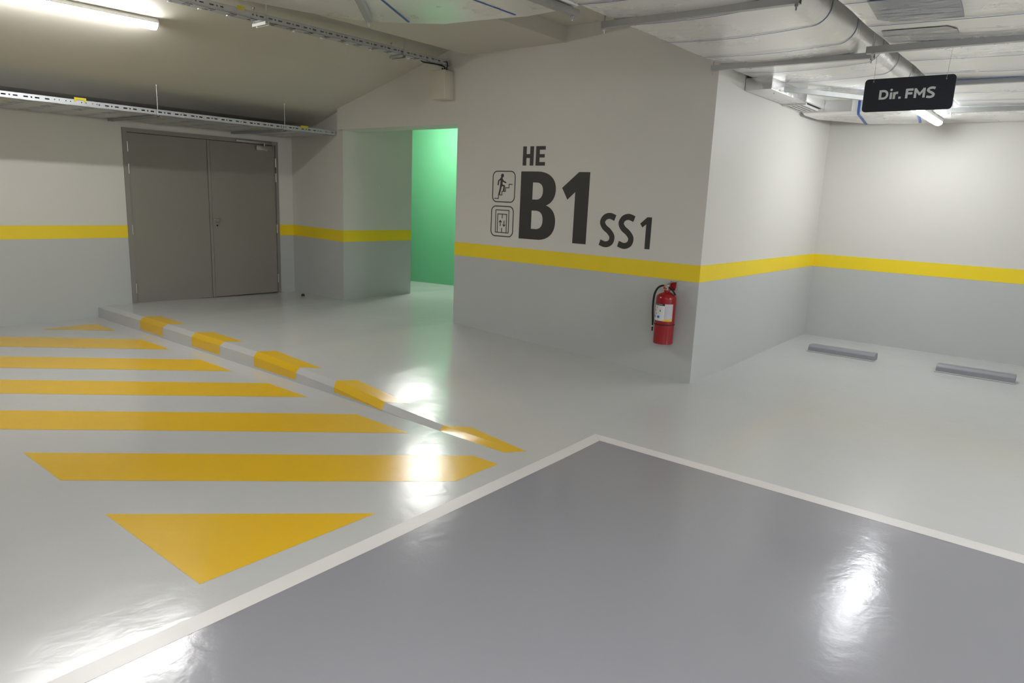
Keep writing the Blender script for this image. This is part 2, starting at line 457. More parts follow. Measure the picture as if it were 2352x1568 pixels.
# green lobby behind the opening
w = struct('wall_green', boxbm(-12.2, -2.9, 8.66, 8.8, -.2, 3.1), 'green')
struct('wall_passage_left', boxbm(-12.3, -12.2, 7.29, 8.8, -.2, 3.1), 'green')
struct('wall_passage_right', boxbm(-3.6, -3.5, 6.37, 8.66, -.2, 3.1), 'passage')

# ceilings
struct('ceiling', boxbm(-4.3, 4.6, -5.2, 9.46, 3.192, 3.35), 'ceil')
struct('ceiling_beam', boxbm(-5.62, -4.3, -5.2, 6.02, 3.045, 3.35, bevel=.006, seg=2), 'ceil')
bm = bmesh.new()
XF = -8.60
def soff(x): return 3.109+.264*(max(x, XF)+5.951)
P_ = [(-5.62, soff(-5.62)), (XF, soff(XF)), (-9.5, soff(XF)), (-9.5, soff(XF)+.15), (XF, soff(XF)+.15), (-5.62, soff(-5.62)+.15)]
A_ = [bm.verts.new((x, -5.2, z)) for x, z in P_]; B_ = [bm.verts.new((x, 6.3, z)) for x, z in P_]
for k in range(6): bm.faces.new((A_[k], A_[(k+1) % 6], B_[(k+1) % 6], B_[k]))
bm.faces.new(A_[::-1]); bm.faces.new(B_)
struct('ceiling_ramp', bm, 'ceil')
struct('ceiling_passage', boxbm(-12.3, -2.9, 6.37, 8.8, 2.95, 3.1), 'ceil')

# ------------------------------------------------------------------ door
D = thing('door_1', 'closed taupe steel double door with silver lever and hinges', 'door', (-9.3, 4.9, .01)); D['kind'] = 'structure'
bm = bmesh.new()
X0, X1 = -9.36, -9.285
box(bm, X0, X1, DY0, 3.893, .0, DZ); box(bm, X0, X1, 5.925, DY1, 0, DZ); box(bm, X0, X1, 3.893, 5.925, 2.128, DZ)
obj('door_frame', bm, 'frame', D)
obj('backing', boxbm(-9.40, -9.375, DY0, DY1, .005, DZ), 'dark', D)
l1 = obj('leaf', boxbm(-9.36, -9.302, 3.898, 4.904, .018, 2.123, bevel=.002), 'door', D)
l2 = obj('leaf', boxbm(-9.36, -9.302, 4.950, 5.920, .018, 2.123, bevel=.002), 'door', D)
obj('meeting_strip', boxbm(-9.36, -9.298, 4.909, 4.946, .018, 2.123, bevel=.002), 'door', D)
for zs, yy in (((1.895, 1.627, .887, .152), 3.8945), ((1.826, 1.618, .887, .16), 5.9235)):
    for z in zs:
        bm = bmesh.new(); tube(bm, [(-9.290, yy, z), (-9.290, yy, z+.002), (-9.290, yy, z+.122), (-9.290, yy, z+.124)], [.006, .0085, .0085, .006], 12)
        obj('hinge', bm, 'steel', l1 if yy < 4.5 else l2, True)
def disc_x(bm, x0, x1, y, z, r, n=24):
    tube(bm, [(x0, y, z), (x1, y, z)], r, n)
bm = bmesh.new(); disc_x(bm, -9.302, -9.292, 5.018, 1.085, .027); obj('handle_rose', bm, 'steel', l2, True)
bm = bmesh.new(); tube(bm, [(-9.295, 5.018, 1.085), (-9.255, 5.018, 1.086), (-9.246, 5.014, 1.087), (-9.242, 5.002, 1.088), (-9.242, 4.955, 1.088), (-9.244, 4.93, 1.087)], [.010, .010, .0105, .0105, .0095, .008], 14)
obj('handle', bm, 'steel', l2, True)
bm = bmesh.new(); disc_x(bm, -9.302, -9.294, 5.005, 1.0, .026); obj('lock_escutcheon', bm, 'steel', l2, True)
bm = bmesh.new(); disc_x(bm, -9.30, -9.288, 5.005, 1.0, .012); obj('lock_cylinder', bm, 'blk', l2, True)
obj('door_closer', boxbm(-9.302, -9.255, 5.615, 5.845, 2.045, 2.108, bevel=.005), 'steel', l2, True)
obj('closer_rail', boxbm(-9.285, -9.262, 5.315, 5.86, 2.138, 2.162, bevel=.003), 'steel', D, True)
bm = bmesh.new(); tube(bm, [(-9.27, 5.74, 2.105), (-9.27, 5.74, 2.142)], .009, 12); tube(bm, [(-9.25, 5.76, 2.05), (-9.25, 5.76, 2.038)], .006, 10); obj('closer_spindle', bm, 'steel', l2, True)

# ------------------------------------------------------------------ lettering on the wall
WY = 5.9995
def wfn(u, v, h):   # wall_center face is slightly skewed in plan
    y = 6.0-.03*(u+5.755)/3.073
    return Vector((u, y-.0005-h, v))
T = .0016
def outline_mesh(name, loops, fn, t, m, parent):
    """filled outline with holes, from lists of 2-D points"""
    cu = bpy.data.curves.new(name+'_c', 'CURVE'); cu.dimensions = '2D'; cu.fill_mode = 'BOTH'
    for L in loops:
        sp = cu.splines.new('POLY'); sp.points.add(len(L)-1)
        for i, (u, v) in enumerate(L): sp.points[i].co = (u, v, 0, 1)
        sp.use_cyclic_u = True
    o = bpy.data.objects.new(name+'_c', cu); COL.objects.link(o)
    bpy.context.view_layer.update()
    me = bpy.data.meshes.new_from_object(o.evaluated_get(bpy.context.evaluated_depsgraph_get()))
    bpy.data.objects.remove(o)
    bm = bmesh.new(); bm.from_mesh(me)
    bmesh.ops.remove_doubles(bm, verts=bm.verts, dist=1e-5)
    ex = bmesh.ops.extrude_face_region(bm, geom=bm.faces[:])
    topv = [g for g in ex['geom'] if isinstance(g, bmesh.types.BMVert)]
    tv = set(topv)
    for v_ in bm.verts: v_.co = fn(v_.co.x, v_.co.y, t if v_ in tv else 0)
    return obj(name, bm, m, parent)

he = thing('wall_lettering', 'small black letters HE painted above the big B1', 'lettering', (-4.636, 5.985, 1.87))
bm = bmesh.new()
for pts in ([(-4.785, 1.87), (-4.737, 1.87), (-4.737, 2.065), (-4.785, 2.065)], [(-4.689, 1.87), (-4.641, 1.87), (-4.641, 2.065), (-4.689, 2.065)], [(-4.737, 1.947), (-4.689, 1.947), (-4.689, 1.987), (-4.737, 1.987)]):
    flat_poly(bm, pts, wfn, T)
obj('letter', bm, 'lettering', he)
bm = bmesh.new()
flat_poly(bm, [(-4.612, 1.87), (-4.49, 1.87), (-4.49, 1.906), (-4.564, 1.906), (-4.564, 1.951), (-4.497, 1.951), (-4.497, 1.985), (-4.564, 1.985), (-4.564, 2.029), (-4.489, 2.029), (-4.489, 2.065), (-4.612, 2.065)], wfn, T)
obj('letter', bm, 'lettering', he)

b1 = thing('wall_lettering', 'huge black level mark B1 painted above the yellow band', 'lettering', (-4.36, 5.985, 1.107))
def bez(p0, p1, p2, p3, n=10):
    return [tuple((1-t)**3*a+3*(1-t)**2*t*b+3*(1-t)*t*t*c+t**3*d for a, b, c, d in zip(p0, p1, p2, p3)) for t in [k/n for k in range(n)]]
outer = [(-4.797, 1.107), (-4.797, 1.810)]
outer += bez((-4.575, 1.810), (-4.43, 1.810), (-4.333, 1.745), (-4.333, 1.630))
outer += bez((-4.333, 1.630), (-4.333, 1.552), (-4.378, 1.488), (-4.452, 1.468))
outer += bez((-4.452, 1.468), (-4.368, 1.448), (-4.321, 1.385), (-4.321, 1.300))
outer += bez((-4.321, 1.300), (-4.321, 1.180), (-4.41, 1.107), (-4.560, 1.107))
c1 = [(-4.635, 1.523), (-4.635, 1.698)]+bez((-4.585, 1.698), (-4.527, 1.698), (-4.497, 1.668), (-4.497, 1.614))+bez((-4.497, 1.614), (-4.497, 1.556), (-4.528, 1.523), (-4.588, 1.523))
c2 = [(-4.636, 1.218), (-4.636, 1.409)]+bez((-4.580, 1.409), (-4.515, 1.409), (-4.484, 1.372), (-4.484, 1.314))+bez((-4.484, 1.314), (-4.484, 1.250), (-4.517, 1.218), (-4.580, 1.218))
outline_mesh('letter', [outer, c1, c2], wfn, T, 'lettering', b1)
bm = bmesh.new(); flat_poly(bm, [(-4.056, 1.809), (-3.924, 1.809), (-3.929, 1.105), (-4.092, 1.105), (-4.089, 1.615), (-4.182, 1.536), (-4.254, 1.651)], wfn, T)
obj('digit', bm, 'lettering', b1)

s1 = thing('wall_lettering', 'medium black stair code SS1 painted right of the big B1', 'lettering', (-3.49, 5.98, 1.11))
def Sglyph(bm, x0, z0, w_, h_, sw, fn, t):
    P = [(.93, .895), (.60, .955), (.30, .90), (.155, .745), (.30, .59), (.60, .46), (.80, .30), (.72, .12), (.42, .045), (.05, .10)]
    pts = catmull([(p[0], p[1], 0) for p in P], 7)
    flat_strip(bm, [(x0+p.x*w_, z0+p.y*h_) for p in pts], sw, fn, t)
for x0 in (-3.773, -3.562):
    bm = bmesh.new(); Sglyph(bm, x0, 1.108, .183, .304, .057, wfn, T); obj('letter', bm, 'lettering', s1)
bm = bmesh.new(); flat_poly(bm, [(-3.254, 1.405), (-3.206, 1.405), (-3.208, 1.11), (-3.261, 1.109), (-3.261, 1.339), (-3.300, 1.308), (-3.325, 1.343)], wfn, T)
obj('digit', bm, 'lettering', s1)

# stair pictogram
pg = thing('wall_pictogram', 'black outlined pictogram of a person climbing stairs', 'pictogram', (-5.036, 5.99, 1.483))
bm = bmesh.new(); flat_strip(bm, rrect(-5.193, -4.879, 1.484, 1.809, .058), .0105, wfn, T, closed=True); obj('border', bm, 'lettering', pg)
bm = bmesh.new(); flat_strip(bm, [(-5.167, 1.519), (-5.107, 1.519), (-5.107, 1.558), (-5.058, 1.558), (-5.058, 1.597), (-5.009, 1.597), (-5.009, 1.636), (-4.960, 1.636), (-4.960, 1.673), (-4.911, 1.673)], .0085, wfn, T); obj('stair_line', bm, 'lettering', pg)
bm = bmesh.new()
flat_poly(bm, circle(-5.059, 1.763, .0205), wfn, T); obj('figure_head', bm, 'navy', pg)
bm = bmesh.new(); TT = T
for P, W_ in (([(-5.071, 1.735), (-5.068, 1.70), (-5.072, 1.655)], .029), ([(-5.074, 1.733), (-5.110, 1.708), (-5.116, 1.666)], .0145), ([(-5.066, 1.731), (-5.043, 1.703), (-5.008, 1.690)], .0145),
              ([(-5.076, 1.660), (-5.082, 1.62), (-5.098, 1.568)], .0195), ([(-5.074, 1.668), (-5.028, 1.654), (-5.033, 1.607)], .0175)):
    TT += .0002; flat_strip(bm, P, W_, wfn, TT)
    for e in (P[0], P[-1]): TT += .0001; flat_poly(bm, circle(e[0], e[1], W_/2, 12), wfn, TT)
obj('figure_body', bm, 'lettering', pg)
# lift pictogram
pg = thing('wall_pictogram', 'black outlined lift pictogram with up and down arrows', 'pictogram', (-5.042, 5.99, 1.112))
bm = bmesh.new(); flat_strip(bm, rrect(-5.199, -4.885, 1.114, 1.437, .058), .0105, wfn, T, closed=True); obj('border', bm, 'lettering', pg)
bm = bmesh.new()
flat_strip(bm, [(-5.136, 1.396), (-4.948, 1.396), (-4.948, 1.154), (-5.136, 1.154)], .0085, wfn, T, closed=True); obj('lift_frame', bm, 'lettering', pg)
bm = bmesh.new()
flat_strip(bm, [(-5.107, 1.154), (-5.107, 1.353), (-4.978, 1.353), (-4.978, 1.154)], .0085, wfn, T)
flat_strip(bm, [(-5.042, 1.353), (-5.042, 1.308)], .0085, wfn, T); flat_strip(bm, [(-5.043, 1.203), (-5.043, 1.156)], .0085, wfn, T); obj('lift_doors', bm, 'lettering', pg)
for x, d in ((-5.066, 1), (-5.012, -1)):
    bm = bmesh.new(); zc = 1.2535
    flat_strip(bm, [(x, zc-d*.031), (x, zc+d*.029)], .0085, wfn, T)
    flat_strip(bm, [(x-.019, zc+d*.011), (x, zc+d*.030), (x+.019, zc+d*.011)], .0085, wfn, T*1.1); obj('arrow', bm, 'lettering', pg)

# ------------------------------------------------------------------ fire extinguisher
EX, EY = -2.938, 5.868
E_ = thing('fire_extinguisher', 'red fire extinguisher with black hose hanging on the wall corner', 'fire extinguisher', (EX, EY, .27))
r = .0905
bm = bmesh.new()
lathe(bm, [(0, .278), (.060, .276), (.080, .270), (r-.002, .272), (r, .280), (r, .688), (r-.002, .700), (r-.008, .713), (r-.018, .724), (r-.032, .733), (.045, .739), (.032, .743), (.026, .749), (.026, .765), (0, .765)], EX, EY, 48)
obj('cylinder', bm, 'red', E_, True)
def cyl_patch(bm, a0, a1, z0, z1, rr=r+.0008, n=16):
    """a0..a1 degrees measured from the outward wall normal (-Y), positive to +X"""
    V = []
    for k in range(n+1):
        a = R(a0+(a1-a0)*k/n); V.append([bm.verts.new((EX+rr*math.sin(a), EY-rr*math.cos(a), z)) for z in (z0, z1)])
    for i in range(n): bm.faces.new((V[i][0], V[i+1][0], V[i+1][1], V[i][1]))
def plain(name, bm, m, parent):
    me = bpy.data.meshes.new(name); bm.to_mesh(me); bm.free(); o = bpy.data.objects.new(name, me); COL.objects.link(o)
    me.materials.append(M[m]); o.parent = parent; o.matrix_parent_inverse = parent.matrix_world.inverted()
    for p in me.polygons: p.use_smooth = True
    return o
bm = bmesh.new(); cyl_patch(bm, -76, 22, .488, .643); lab = plain('label', bm, 'labelw', E_)
bm = bmesh.new(); cyl_patch(bm, 22, 72, .505, .645); labg = plain('label', bm, 'labelg', E_)
bm = bmesh.new(); cyl_patch(bm, -76, 22, .627, .645, r+.0012); hd = plain('label_header', bm, 'blk', E_)
bm = bmesh.new(); cyl_patch(bm, 18, 71, .487, .505, r+.0012); yl = plain('label_footer', bm, 'labely', E_)
def cyl_text(s, size, ac, zc, m, name='lettering', rr=r+.0018):
    cu = bpy.data.curves.new('t', 'FONT'); cu.body = s; cu.size = size; cu.align_x = 'CENTER'; cu.align_y = 'CENTER'
    o = bpy.data.objects.new('t', cu); COL.objects.link(o); bpy.context.view_layer.update()
    me = bpy.data.meshes.new_from_object(o.evaluated_get(bpy.context.evaluated_depsgraph_get())); bpy.data.objects.remove(o)
    for v_ in me.vertices:
        a = R(ac)+v_.co.x/r; v_.co = (EX+rr*math.sin(a), EY-rr*math.cos(a), zc+v_.co.y)
    n_ = bpy.data.objects.new(name, me); COL.objects.link(n_); me.materials.clear(); me.materials.append(M[m])
    n_.parent = E_; n_.matrix_parent_inverse = E_.matrix_world.inverted(); return n_
cyl_text('INSTRUCTIONS', .0150, -24, .636, 'labelw')
for t_, a in (('A', 33), ('B', 46), ('C', 59)): cyl_text(t_, .012, a, .496, 'blk')
def marks(name, rects, m, par=None):
    for a0, a1, z0, z1 in rects:
        bm = bmesh.new(); cyl_patch(bm, a0, a1, z0, z1, r+.0014, 3); plain(name, bm, m, E_)
marks('label_symbol', [(-72, -62, .512, .534), (-56, -42, .512, .534), (-22, -6, .512, .534)], 'labelb')
marks('label_symbol', [(-30, -26, .604, .618), (-38, -34, .575, .587), (-33, -27, .547, .558), (-28, -23, .601, .606)], 'labelr')
marks('label_symbol', [(-6, -1, .572, .588), (-5, -2, .588, .592)], 'blk')
rr_ = [(-68, -50, z, z+.0022) for z in (.613, .609, .605, .582, .578, .574, .552, .548)]+[(-74, 14, .4945, .4965), (-70, 10, .499, .5005)]
marks('label_text_line', rr_, 'lettering')
marks('label_text_line', [(25, 25+random.uniform(30, 43), .510+k*.0062, .5117+k*.0062) for k in range(21)], 'labelw', True)
bm = bmesh.new(); tube(bm, [(EX+(r+.001)*math.cos(2*math.pi*k/40), EY+(r+.001)*math.sin(2*math.pi*k/40), .452) for k in range(41)], .0042, 8, False); obj('strap', bm, 'black', E_, True)
# valve, gauge, levers
bm = bmesh.new(); lathe(bm, [(0, .762), (.022, .762), (.022, .772), (.017, .776), (.017, .800), (.020, .803), (.020, .812), (0, .812)], EX, EY, 20); obj('valve', bm, 'chrome', E_, True)
bm = bmesh.new(); tube(bm, [(EX-.004, EY-.015, .787), (EX-.010, EY-.038, .787)], .0175, 20); gg = obj('pressure_gauge', bm, 'chrome', E_, True)
bm = bmesh.new(); tube(bm, [(EX-.010, EY-.0382, .787), (EX-.0103, EY-.0392, .787)], .014, 20); obj('gauge_face', bm, 'labelr', gg)
bm = bmesh.new()
P = catmull([(EX-.004, EY, .808), (EX+.018, EY, .826), (EX+.052, EY, .842), (EX+.092, EY, .848)], 5)
flat_strip(bm, [(p.x, p.z) for p in P], .007, lambda u, v_, h: Vector((u, EY-.012+h, v_)), .024)
obj('squeeze_lever', bm, 'chrome', E_, True)
bm = bmesh.new()
P = catmull([(EX+.004, EY, .800), (EX+.030, EY, .786), (EX+.062, EY, .760), (EX+.088, EY, .726)], 5)
flat_strip(bm, [(p.x, p.z) for p in P], .006, lambda u, v_, h: Vector((u, EY-.012+h, v_)), .024)
obj('carry_handle', bm, 'blk', E_, True)
bm = bmesh.new(); tube(bm, [(EX+.016+.013*math.cos(t), EY-.018-.004*math.sin(t), .806+.013*math.sin(t)) for t in [2*math.pi*k/20 for k in range(21)]], .0016, 6, False); obj('pin_ring', bm, 'chrome', E_, True)
bm = bmesh.new()
hp = catmull([(EX-.012, EY-.004, .796), (EX-.045, EY-.012, .800), (EX-.085, EY-.020, .775), (EX-.112, EY-.022, .715), (EX-.120, EY-.020, .63), (EX-.118, EY-.018, .55), (EX-.113, EY-.016, .49), (EX-.112, EY-.015, .462)], 7)
tube(bm, hp, .0095, 12); ho = obj('hose', bm, 'black', E_, True)
bm = bmesh.new(); tube(bm, [(EX-.005, EY-.004, .796), (EX-.024, EY-.008, .797)], .012, 12); obj('hose_fitting', bm, 'chrome', ho, True)
bm = bmesh.new(); tube(bm, [(EX-.112, EY-.015, .468), (EX-.112, EY-.015, .455), (EX-.111, EY-.015, .40), (EX-.111, EY-.015, .372)], [.0115, .0085, .0075, .0065], 12); nz = obj('nozzle', bm, 'blk', ho, True)
bm = bmesh.new(); tube(bm, [(EX-.112, EY-.015, .424), (EX-.112, EY-.015, .412)], .0088, 12); obj('nozzle_collar', bm, 'white', nz, True)
bm = bmesh.new(); box(bm, EX-.016, EX+.030, 5.955, 5.9712, .755, .835); box(bm, EX-.018, EX+.018, EY+.015, 5.96, .775, .781)
obj('wall_bracket', bm, 'red', E_)
bm = bmesh.new(); flat_poly(bm, [(EX+.040, .838), (EX+.078, .842), (EX+.075, .790), (EX+.058, .778), (EX+.042, .790)], lambda u, v_, h: Vector((u, EY+.018+h, v_)), .003)
obj('inspection_tag', bm, 'red', E_)

# ------------------------------------------------------------------ junction box
J = thing('junction_box', 'cream electrical box on the wall under the narrow cable tray', 'electrical box', (-5.94, 5.93, 2.585))
obj('box_body', boxbm(-6.045, -5.832, 5.875, 6.0, 2.585, 2.89, bevel=.006, seg=3), 'boxm', J, True)
obj('cover', boxbm(-6.047, -5.830, 5.853, 5.877, 2.583, 2.892, bevel=.009, seg=3), 'boxm', J, True)
for z in (2.70, 2.645):
    bm = bmesh.new(); tube(bm, [(-6.026, 5.8515, z), (-6.026, 5.856, z)], .005, 10); obj('cover_screw', bm, 'galv', J, True)
for dx in (-5.875, -5.905, -5.94):
    bm = bmesh.new(); tube(bm, [(dx, 5.925, 2.885), (dx, 5.925, 2.905), (dx, 5.925, 2.907), (dx, 5.925, 2.925)], [.013, .013, .009, .009], 12); g_ = obj('cable_gland', bm, 'blk', J, True)
bm = bmesh.new(); tube(bm, catmull([(-5.875, 5.925, 2.92), (-5.872, 5.935, 2.95), (-5.88, 5.93, 2.985), (-5.91, 5.9, 2.99)], 6), .006, 8); obj('cable', bm, 'black', J, True)
bm = bmesh.new(); tube(bm, catmull([(-5.905, 5.925, 2.92), (-5.91, 5.91, 2.938), (-5.925, 5.80, 2.944), (-5.945, 5.64, 2.940), (-5.95, 5.60, 2.952)], 6), .006, 8); obj('cable', bm, 'black', J, True)

# ------------------------------------------------------------------ perforated cable trays (run along Y)
def slotted_side(bm, x, y0, y1, z0, z1, th=.002):
    zc = (z0+z1)/2+.002; hs = .0065
    box(bm, x-th, x, y0, y1, z0, zc-hs); box(bm, x-th, x, y0, y1, zc+hs, z1)
    y = y0; pat = [(.038, 1), (.022, 0), (.013, 1), (.022, 0), (.038, 1), (.047, 0)]; i = 0
    while y < y1:
        L, hole = pat[i % 6]; i += 1
        if not hole: box(bm, x-th, x, y, min(y+L, y1), zc-hs, zc+hs)
        y += L
def slotted_bottom(bm, x0, x1, y0, y1, z, period=.29, slot=.10, th=.0016):
    # bands of slots that run along the tray, repeated every period
    y = y0
    while y < y1:
        a = min(y+period-slot, y1); box(bm, x0, x1, y, a, z, z+th)
        if a < y1:
            b = min(a+slot, y1); x = x0; j = 0
            pat = [(.030, 0), (.026, 1), (.018, 0), (.034, 1), (.016, 0), (.022, 1), (.050, 0), (.030, 1), (.016, 0), (.020, 1), (.070, 0)]
            while x < x1:
                L, hole = pat[j % len(pat)]; j += 1
                if not hole: box(bm, x, min(x+L, x1), a, b, z, z+th)
                elif j % 4 == 2: box(bm, x, min(x+L, x1), a+slot*.45, a+slot*.55, z, z+th)
                x += L
        y += period

T2 = thing('cable_tray', 'wide perforated steel cable tray hanging in front of the double door wall', 'cable tray', (-8.5, 3.0, 2.26))
TX0, TX1 = -9.27, -8.05; TZ = 2.255
bm = bmesh.new(); slotted_bottom(bm, TX0, TX1, -1.5, 6.05, TZ); obj('tray_bottom', bm, 'tray', T2)
bm = bmesh.new(); slotted_side(bm, TX1, -1.5, 6.045, TZ, TZ+.056); box(bm, TX1-.012, TX1, -1.5, 6.045, TZ+.055, TZ+.0575); obj('side_rail', bm, 'tray', T2)
bm = bmesh.new(); box(bm, TX0, TX0+.002, -1.5, 6.05, TZ, TZ+.03); obj('side_rail', bm, 'tray', T2)
obj('tray_shade_lid', boxbm(TX0, TX1-.003, -1.5, 6.04, TZ+.0535, TZ+.0550), 'tray', T2)  # lid added to block light, so the slots look black
obj('splice_plate', boxbm(TX1, TX1+.003, 2.70, 3.12, TZ+.012, TZ+.05), 'tray', T2)
for y in (2.72, 2.76, 2.82, 2.86, 2.96, 3.0, 3.06, 3.1):
    bm = bmesh.new(); tube(bm, [(TX1+.002, y, TZ+.034), (TX1+.008, y, TZ+.034)], .006, 8); obj('splice_bolt', bm, 'chrome', T2, True)
def bent_tag(y, z, x, s=1):
    bm = bmesh.new(); box(bm, x, x+.0015, y-.055*s, y+.055*s, z, z+.022); box(bm, x, x+.0015, y-.055*s, y-.035*s, z-.018, z); box(bm, x, x+.0015, y+.035*s, y+.055*s, z-.018, z); return bm
obj('yellow_tag', bent_tag(2.95, TZ+.056, TX1+.004), 'tag', T2)
obj('yellow_tag', bent_tag(5.56, TZ+.050, TX1+.004), 'tag', T2)
for x, y in ((-8.42, 2.42), (-8.62, 4.0), (-8.35, 5.05)):
    obj('yellow_tag', boxbm(x-.045, x+.045, y-.02, y+.02, TZ-.0015, TZ-.0002), 'tag', T2)
for y in (0.4, 2.05, 3.70, 5.26):
    bm = bmesh.new()
    box(bm, TX0, TX1+.03, y-.02, y+.02, TZ-.004, TZ-.001); box(bm, TX0, TX1+.03, y-.02, y-.018, TZ-.028, TZ-.002); box(bm, TX0, TX1+.03, y+.018, y+.02, TZ-.028, TZ-.002)
    s_ = obj('support_bracket', bm, 'galv', T2)
    bm = bmesh.new(); tube(bm, [(-8.025, y, TZ-.01), (-8.025, y, soff(-8.025))], .0045, 8); tube(bm, [(-8.025, y, soff(-8.025)-.014), (-8.025, y, soff(-8.025))], .011, 8); tube(bm, [(-8.025, y, TZ-.012), (-8.025, y, TZ-.002)], .010, 6)
    obj('hanger_rod', bm, 'galv', T2, True)
# dark cable loops poking out
bm = bmesh.new(); tube(bm, catmull([(-8.5, 2.2, TZ+.004), (-8.5, 2.0, TZ+.012), (-8.5, 1.0, TZ+.012), (-8.5, -1.4, TZ+.012)], 4), .008, 8); tube(bm, [(-8.6, -1.4, TZ+.012), (-8.6, 5.9, TZ+.012)], .009, 8)
obj('cable', bm, 'black', T2, True)

T1 = thing('cable_tray', 'narrow perforated steel cable tray running under the ramp soffit to the cream box', 'cable tray', (-5.94, 3, 2.95))
UX0, UX1 = -6.00, -5.885; UZ = 2.950
bm = bmesh.new(); slotted_bottom(bm, UX0, UX1, -1.5, 5.99, UZ, .19, .07); obj('tray_bottom', bm, 'tray', T1)
bm = bmesh.new(); slotted_side(bm, UX1, -1.5, 5.985, UZ, UZ+.056); box(bm, UX1-.010, UX1, -1.5, 5.985, UZ+.055, UZ+.0575); obj('side_rail', bm, 'tray', T1)
bm = bmesh.new(); slotted_side(bm, UX0+.002, -1.5, 5.99, UZ, UZ+.056); obj('side_rail', bm, 'tray', T1)
obj('tray_shade_lid', boxbm(UX0+.003, UX1-.003, -1.5, 5.98, UZ+.0535, UZ+.0550), 'tray', T1)  # same added lid, keeps the tray inside dark
obj('splice_plate', boxbm(UX1, UX1+.003, 3.30, 3.56, UZ+.010, UZ+.052), 'tray', T1)
obj('yellow_tag', bent_tag(3.455, UZ+.052, UX1+.004, .6), 'tag', T1)
for y in (2.9, 3.15, 3.40, 4.05, 4.35, 4.65, 4.95, 5.45, 5.65):
    bm = bmesh.new(); box(bm, UX0-.004, UX0+.024, y-.012, y+.012, UZ-.006, UZ-.0005); obj('cable_tie', bm, 'white', T1)
for y, d, on in ((3.69, .0, True), (5.28, 0, False), (1.9, 0, False)):
    bm = bmesh.new(); box(bm, UX0-.07, UX1+.025, y-.02, y+.02, UZ-.004, UZ-.001); box(bm, UX0-.07, UX1+.025, y-.02, y-.018, UZ-.03, UZ-.002); box(bm, UX0-.07, UX1+.025, y+.018, y+.02, UZ-.03, UZ-.002)
    obj('support_bracket', bm, 'white' if on else 'galv', T1)
    for dx in (.018,):
        zt_ = soff(UX1+dx); bm = bmesh.new(); tube(bm, [(UX1+dx, y, UZ-.012), (UX1+dx, y, zt_)], .0045, 8); tube(bm, [(UX1+dx, y, UZ-.014), (UX1+dx, y, UZ-.002)], .010, 6); obj('hanger_rod', bm, 'galv', T1, True)
    bm = bmesh.new(); zt_ = soff(UX0-.055); tube(bm, [(UX0-.055, y-.01, UZ-.012), (UX0-.055, y-.01, zt_)], .0045, 8); tube(bm, [(UX0-.055, y-.01, zt_-.012), (UX0-.055, y-.01, zt_)], .011, 8); obj('hanger_rod', bm, 'galv', T1, True)

# ------------------------------------------------------------------ ducts
def duct_along_y(name, x0, x1, y0, y1, z0, z1, rl, rr, m, parent, sag=.02):
    """insulated duct, rounded bottom corners, bottom sagging a little between supports"""
    bm = bmesh.new(); n = 7
    def prof(k_y):
        P = [(x0, z1)]
        for k in range(n+1):
            a = R(180+90*k/n); P.append((x0+rl+rl*math.cos(a), z0+rl+rl*math.sin(a)))
        for t in (.2, .4, .6, .8): P.append((lerp(x0+rl, x1-rr, t), z0-sag*math.sin(math.pi*t)*k_y))
        for k in range(n+1):
            a = R(270+90*k/n); P.append((x1-rr+rr*math.cos(a), z0+rr+rr*math.sin(a)))
        P.append((x1, z1)); return P
    ys = frange(y0, y1, .12); rings = []
    for i, y in enumerate(ys):
        k = .75+.25*math.sin(y*4.1)+.1*math.sin(y*9.7+1)
        rings.append([bm.verts.new((px+.004*math.sin(y*7+pz*9), y, pz)) for px, pz in prof(k)])
    for a, b in zip(rings, rings[1:]):
        L = len(a)
        for j in range(L): bm.faces.new((a[j], a[(j+1) % L], b[(j+1) % L], b[j]))
    bm.faces.new(rings[0][::-1]); bm.faces.new(rings[-1])
    return obj(name, bm, m, parent, True), prof
def strap_on(prof, y, w_, parent, k=1.0, off=.004):
    P = prof(k)[1:-1]; bm = bmesh.new()
    cx = sum(p[0] for p in P)/len(P)
    V = []
    for i, (px, pz) in enumerate(P):
        a = Vector(P[max(i-1, 0)]); b = Vector(P[min(i+1, len(P)-1)]); d = (b-a).normalized(); nr = Vector((d.y, -d.x))
        q = Vector((px, pz))+nr*off; V.append([bm.verts.new((q.x, y-w_/2, q.y)), bm.verts.new((q.x, y+w_/2, q.y))])
    top = prof(k)[-1]
    V.append([bm.verts.new((top[0]+off, y-w_/2+.0, top[1])), bm.verts.new((top[0]+off, y+w_/2, top[1]))])
    for i in range(len(V)-1): bm.faces.new((V[i][0], V[i+1][0], V[i+1][1], V[i][1]))
    o = obj('strap', bm, 'strap', parent, True)
    return o
A1 = thing('air_duct', 'foil wrapped air duct with blue straps passing over the B1 wall corner', 'air duct', (-2.0, 5, 2.68))
d1, pf = duct_along_y('duct_body', -2.66, -1.50, .6, 8.10, 2.685, 3.02, .05, .12, 'foil', A1)
for y in (3.75, 4.33, 4.92, 5.52, 6.28, 6.84, 7.4): strap_on(pf, y, .012, A1, .9+.1*math.sin(y*4.1))
bm = bmesh.new(); tube(bm, [(-1.37, 4.05, 2.80), (-1.365, 4.10, 2.76)], .012, 6); obj('loose_tape', bm, 'tag', A1)

A3 = thing('air_duct', 'widest foil wrapped air duct with blue straps above the hanging sign', 'air duct', (.2, 5, 2.55))
d3, pf3 = duct_along_y('duct_body', -1.20, 1.75, .9, 8.09, 2.555, 2.98, .05, .08, 'foil', A3, .03)
for y in (3.99, 4.52, 5.62, 6.17, 7.2, 7.68, 8.0): strap_on(pf3, y, .012, A3, .9+.1*math.sin(y*4.1))

